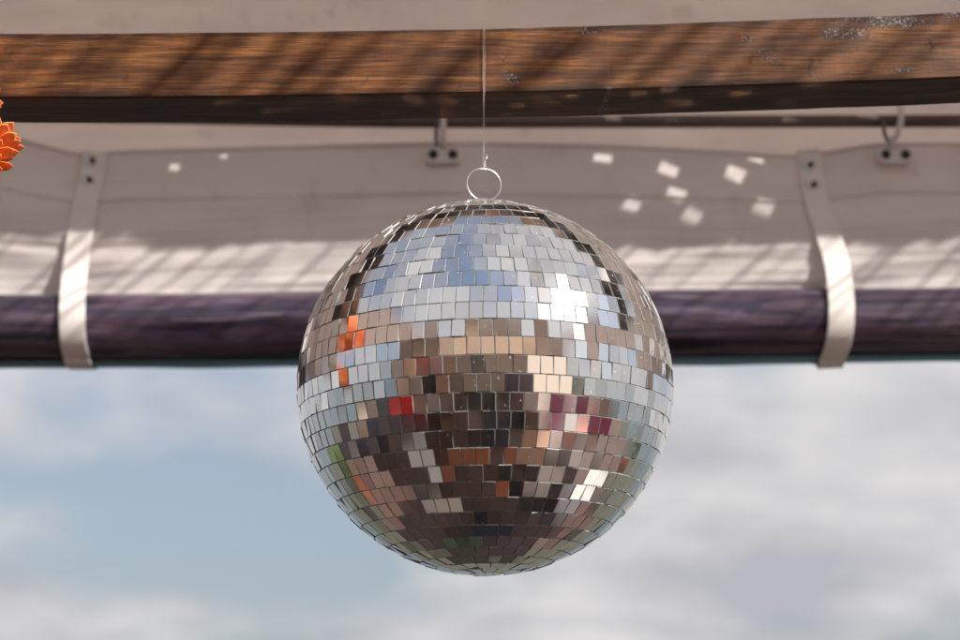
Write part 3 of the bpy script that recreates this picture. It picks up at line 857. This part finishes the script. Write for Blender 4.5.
# ---- photographer: one skinned body, seen only in the tiles
def skinned(name, chains, mat, parent, sub=2):
    me = bpy.data.meshes.new(name); vs, es, rad = [], [], []
    idx = {}
    for ch in chains:
        prev = None
        for key, p_, r_ in ch:
            if key not in idx:
                idx[key] = len(vs); vs.append(Vector(p_) - parent.location); rad.append(r_)
            if prev is not None: es.append((prev, idx[key]))
            prev = idx[key]
    me.from_pydata(vs, es, [])
    o = bpy.data.objects.new(name, me); C.objects.link(o); o.parent = parent; me.materials.append(mat)
    sk = o.modifiers.new('skin', 'SKIN'); sk.use_smooth_shade = True
    for i, v in enumerate(me.skin_vertices[0].data):
        v.radius = (rad[i], rad[i]) if not isinstance(rad[i], tuple) else rad[i]; v.use_root = (i == 0)
    o.modifiers.new('sub', 'SUBSURF').levels = sub; o.modifiers['sub'].render_levels = sub
    return o
M_skin = plain('skin', (.52, .28, .19), .5, var=.05)
M_hair = plain('dark_hair', (.03, .018, .01), .5)
M_denim = plain('dark_trousers', (.02, .022, .035), .8)
def person(label, x, y, rz, top, legs, hair, pose='camera', k=1.0):
    per = thing('person', label, 'person', (x, y, 0)); cz, sz = math.cos(rz), math.sin(rz)
    def W(a, b, z):
        return (x + (a * cz - b * sz) * k, y + (a * sz + b * cz) * k, z * k)
    if pose == 'camera':
        aL = [('shL', W(-.19, 0, 1.37), .058), ('elL', W(-.27, .10, 1.15), .042), ('wrL', W(-.12, .25, 1.40), .028), ('haL', W(-.09, .27, 1.46), .032)]
        aR = [('shR', W(.19, 0, 1.37), .058), ('elR', W(.27, .10, 1.15), .042), ('wrR', W(.09, .25, 1.42), .028), ('haR', W(.05, .27, 1.47), .032)]
    else:
        aL = [('shL', W(-.19, 0, 1.37), .058), ('elL', W(-.25, -.02, 1.10), .042), ('wrL', W(-.24, .06, .86), .027), ('haL', W(-.235, .08, .77), .033)]
        aR = [('shR', W(.19, 0, 1.37), .058), ('elR', W(.26, .02, 1.10), .042), ('wrR', W(.12, .20, 1.12), .028), ('haR', W(.06, .22, 1.15), .033)]
    skinned('body', [
        [('pel', W(0, 0, .92), (.16, .12)), ('wst', W(0, 0, 1.08), (.14, .11)), ('cst', W(0, .0, 1.28), (.17, .12)), ('nk', W(0, .01, 1.44), (.06, .06)), ('jaw', W(0, .05, 1.53), (.07, .075)), ('hd', W(0, .04, 1.62), (.085, .10)), ('crn', W(0, .03, 1.68), (.07, .08))],
        [('pel', 0, 0), ('hipL', W(-.10, 0, .86), .095), ('knL', W(-.12, .02, .48), .06), ('anL', W(-.13, 0, .09), .042), ('ftL', W(-.14, .10, .04), .04), ('toL', W(-.145, .17, .03), .03)],
        [('pel', 0, 0), ('hipR', W(.10, 0, .86), .095), ('knR', W(.12, .02, .48), .06), ('anR', W(.13, 0, .09), .042), ('ftR', W(.14, .10, .04), .04), ('toR', W(.145, .17, .03), .03)],
        [('cst', 0, 0)] + aL, [('cst', 0, 0)] + aR], M_skin, per)
    def sl_(ch): return [(ch[0][0], ch[0][1], .078), (ch[1][0], ch[1][1], .060), (ch[2][0], tuple(Vector(ch[1][1]).lerp(Vector(ch[2][1]), .85)), .043)]
    skinned('jacket', [
        [('pel', W(0, 0, .90), (.19, .145)), ('wst', W(0, 0, 1.08), (.17, .14)), ('cst', W(0, 0, 1.28), (.20, .15)), ('nk', W(0, .01, 1.40), (.075, .075))],
        [('cst', 0, 0)] + sl_(aL), [('cst', 0, 0)] + sl_(aR)], top, per)
    skinned('trousers', [
        [('pel', W(0, 0, .90), (.17, .13)), ('hipL', W(-.10, 0, .84), .11), ('knL', W(-.12, .02, .48), .075), ('anL', W(-.13, 0, .10), .06)],
        [('pel', 0, 0), ('hipR', W(.10, 0, .84), .11), ('knR', W(.12, .02, .48), .075), ('anR', W(.13, 0, .10), .06)]], legs, per)
    bm = bmesh.new(); bmesh.ops.create_uvsphere(bm, u_segments=20, v_segments=14, radius=.105 * k)
    for v in bm.verts:
        if v.co.z < 0: v.co.z *= 1.25
        v.co = Vector((v.co.x * .95, v.co.y * 1.0, v.co.z)) + Vector(W(0, -.022, 1.665))
    obj('hair', bm, hair, per, smooth=True)
person('person in a black jacket holding a camera, seen only in the mirror tiles', .05, -.36, 0, M_blackcloth, M_denim, M_hair)
M_blond = plain('fair_hair', (.38, .20, .09), .5); M_cream = plain('cream_cloth', (.62, .52, .42), .7); M_plum = plain('plum_cloth', (.07, .02, .06), .7)
person('person in a bright red top, seen only in the mirror tiles', -1.38, .12, -.95, M_red, M_denim, M_blond, 'stand', .98)
person('person with fair hair in a black top, seen only in the mirror tiles', -.85, -.75, -.4, M_blackcloth, M_blackcloth, M_blond, 'stand', 1.02)
person('person in a terracotta top, seen only in the mirror tiles', -1.25, -1.25, -.4, M_terra, M_denim, M_hair, 'stand', 1.05)
person('person in a plum top, seen only in the mirror tiles', .75, -1.0, .35, M_plum, M_blackcloth, M_hair, 'stand', 1.0)
person('person in a magenta top, seen only in the mirror tiles', 1.95, .75, 1.3, M_pink, M_cream, M_blond, 'stand', .97)
person('person in a cream top, seen only in the mirror tiles', -2.5, .9, -1.4, M_cream, M_denim, M_hair, 'stand', 1.0)
cm = thing('hand_camera', 'black hand camera held up by the person, seen only in the mirror tiles', 'camera', (.05, -.07, 1.45))
bm = bmesh.new(); box(bm, (-.015, -.12, 1.46), (.115, -.06, 1.545)); o = obj('camera_body', bm, M_dark, cm); o.modifiers.new('b', 'BEVEL').width = .01
# low tables, crate and cushions on the deck
def low_table(label, x, y, rz, mat, w_=.45, h_=.45):
    tb = thing('low_table', label, 'table', (x, y, 0), 'low tables on the terrace'); rot = Matrix.Rotation(rz, 3, 'Z'); pv = Vector((x, y, 0))
    bm = bmesh.new(); box(bm, (x - w_, y - .3, h_ - .035), (x + w_, y + .3, h_), rot, pv); obj('table_top', bm, mat, tb)
    for a in (-1, 1):
        for b in (-1, 1):
            bm = bmesh.new(); c0 = pv + rot @ Vector((a * (w_ - .06), b * .24, 0)); tube(bm, [c0, c0 + Vector((0, 0, h_ - .035))], .022, 8); obj('leg', bm, mat, tb)
low_table('white low table on the deck, seen only in the mirror tiles', -1.05, .55, .4, M_frame)
low_table('pale wooden low table on the deck, seen only in the mirror tiles', 1.05, .15, -.5, M_skinwood)
low_table('white low table under the right canopy, seen only in the mirror tiles', 1.3, 1.7, .2, M_frame, .35)
def cushion(label, x, y, mat, rz):
    bm = bmesh.new(); bmesh.ops.create_cube(bm, size=1)
    bmesh.ops.subdivide_edges(bm, edges=bm.edges, cuts=6, use_grid_fill=True)
    rot = Matrix.Rotation(rz, 3, 'Z')
    for v in bm.verts:
        f_ = max(0, 1 - (2 * abs(v.co.x)) ** 3) * max(0, 1 - (2 * abs(v.co.y)) ** 3)
        v.co = rot @ Vector((v.co.x * .5, v.co.y * .5, v.co.z * (.03 + .15 * f_))) + Vector((x, y, .09))
    tag(obj('floor_cushion', bm, mat, smooth=True), label, 'cushion', 'floor cushions on the deck')
cushion('terracotta floor cushion, seen only in the mirror tiles', -.55, .25, M_terra, .3)
cushion('black floor cushion, seen only in the mirror tiles', .5, .75, M_blackcloth, .9)
cushion('cream floor cushion, seen only in the mirror tiles', -.7, 1.2, M_cream, .5)
cushion('black floor cushion with the pale table behind, seen only in the mirror tiles', .8, 1.3, M_blackcloth, .1)
cushion('dark blue floor cushion, seen only in the mirror tiles', .1, 1.7, M_denim, .6)
cushion('green floor cushion, seen only in the mirror tiles', -.3, 2.2, M_leaf, .2)

# ------------------------------------------------------------------ light
S = Vector((-.64, .45, -.62)).normalized()         # direction the sunlight travels
sl = bpy.data.lights.new('sun', 'SUN'); sl.energy = 5.0; sl.angle = R(.6); sl.color = (1, .95, .89)
so = bpy.data.objects.new('sun', sl); C.objects.link(so); so.location = (4, -3, 6)
so.rotation_euler = S.to_track_quat('-Z', 'Y').to_euler()
elev = math.asin(-S.z); az = math.atan2(-S.x, -S.y)   # clockwise from +Y

w = bpy.data.worlds.new('World'); scene.world = w; w.use_nodes = True; nt = w.node_tree
for n_ in list(nt.nodes): nt.nodes.remove(n_)
def wn(t): return nt.nodes.new(t)
out = wn('ShaderNodeOutputWorld'); bg = wn('ShaderNodeBackground'); sky = wn('ShaderNodeTexSky')
sky.sky_type = 'NISHITA'; sky.sun_disc = False; sky.sun_elevation = elev; sky.sun_rotation = az; sky.air_density = 1.1; sky.dust_density = 1.5
bg.inputs['Strength'].default_value = .10
tc = wn('ShaderNodeTexCoord'); sep = wn('ShaderNodeSeparateXYZ'); nt.links.new(tc.outputs['Generated'], sep.inputs[0])
def wm(op, a, b=0):
    x = wn('ShaderNodeMath'); x.operation = op
    for i, v in enumerate((a, b)):
        if hasattr(v, 'links'): nt.links.new(v, x.inputs[i])
        else: x.inputs[i].default_value = v
    return x.outputs[0]
den = wm('ADD', wm('MAXIMUM', sep.outputs['Z'], 0), .30)
cmb = wn('ShaderNodeCombineXYZ'); nt.links.new(wm('DIVIDE', sep.outputs['X'], den), cmb.inputs[0]); nt.links.new(wm('DIVIDE', sep.outputs['Y'], den), cmb.inputs[1])
mp = wn('ShaderNodeMapping'); mp.inputs['Location'].default_value = (11.3, 5.5, 0); mp.inputs['Scale'].default_value = (1.0, 1.0, 1); nt.links.new(cmb.outputs[0], mp.inputs[0])
nz = wn('ShaderNodeTexNoise'); nz.inputs['Scale'].default_value = 1.5; nz.inputs['Detail'].default_value = 6; nz.inputs['Roughness'].default_value = .5; nt.links.new(mp.outputs[0], nz.inputs['Vector'])
rp = wn('ShaderNodeValToRGB'); rp.color_ramp.elements[0].position = .405; rp.color_ramp.elements[1].position = .53; nt.links.new(nz.outputs['Fac'], rp.inputs[0])
nz2 = wn('ShaderNodeTexNoise'); nz2.inputs['Scale'].default_value = 3.2; nz2.inputs['Detail'].default_value = 6; nt.links.new(mp.outputs[0], nz2.inputs['Vector'])
rp2 = wn('ShaderNodeValToRGB'); rp2.color_ramp.elements[0].position = .36; rp2.color_ramp.elements[0].color = (3.1, 3.12, 3.4, 1); rp2.color_ramp.elements[1].position = .62; rp2.color_ramp.elements[1].color = (4.7, 4.6, 4.6, 1)
nt.links.new(nz2.outputs['Fac'], rp2.inputs[0])
mxw = wn('ShaderNodeMix'); mxw.data_type = 'RGBA'
ins = [i for i in mxw.inputs if i.enabled]
hz = wn('ShaderNodeMix'); hz.data_type = 'RGBA'; hi_ = [i for i in hz.inputs if i.enabled]; nt.links.new(wm('SUBTRACT', .75, wm('MULTIPLY', sep.outputs['Z'], .65)), hi_[0]); nt.links.new(sky.outputs[0], hi_[1]); hi_[2].default_value = (1.95, 2.2, 2.7, 1)
nt.links.new(rp.outputs[0], ins[0]); nt.links.new([o_ for o_ in hz.outputs if o_.enabled][0], ins[1]); nt.links.new(rp2.outputs[0], ins[2])
nt.links.new([o_ for o_ in mxw.outputs if o_.enabled][0], bg.inputs['Color']); nt.links.new(bg.outputs[0], out.inputs['Surface'])

# ------------------------------------------------------------------ render
cy = scene.cycles
scene.render.engine = 'CYCLES'
cy.use_denoising = True
try: cy.denoiser = 'OPENIMAGEDENOISE'; cy.denoising_input_passes = 'RGB_ALBEDO_NORMAL'; cy.denoising_prefilter = 'ACCURATE'
except Exception: pass
cy.caustics_reflective = True; cy.caustics_refractive = False
cy.blur_glossy = 0; cy.sample_clamp_indirect = 0; cy.sample_clamp_direct = 0
cy.max_bounces = 8; cy.diffuse_bounces = 4; cy.glossy_bounces = 5; cy.transmission_bounces = 4; cy.transparent_max_bounces = 8
cy.use_adaptive_sampling = False
cy.use_guiding = True; cy.use_surface_guiding = True; cy.guiding_training_samples = 128
try: cy.surface_guiding_probability = .7
except Exception: pass
scene.view_settings.view_transform = 'Standard'; scene.view_settings.look = 'None'
scene.view_settings.exposure = .65; scene.view_settings.gamma = 1; scene.view_settings.use_curve_mapping = False
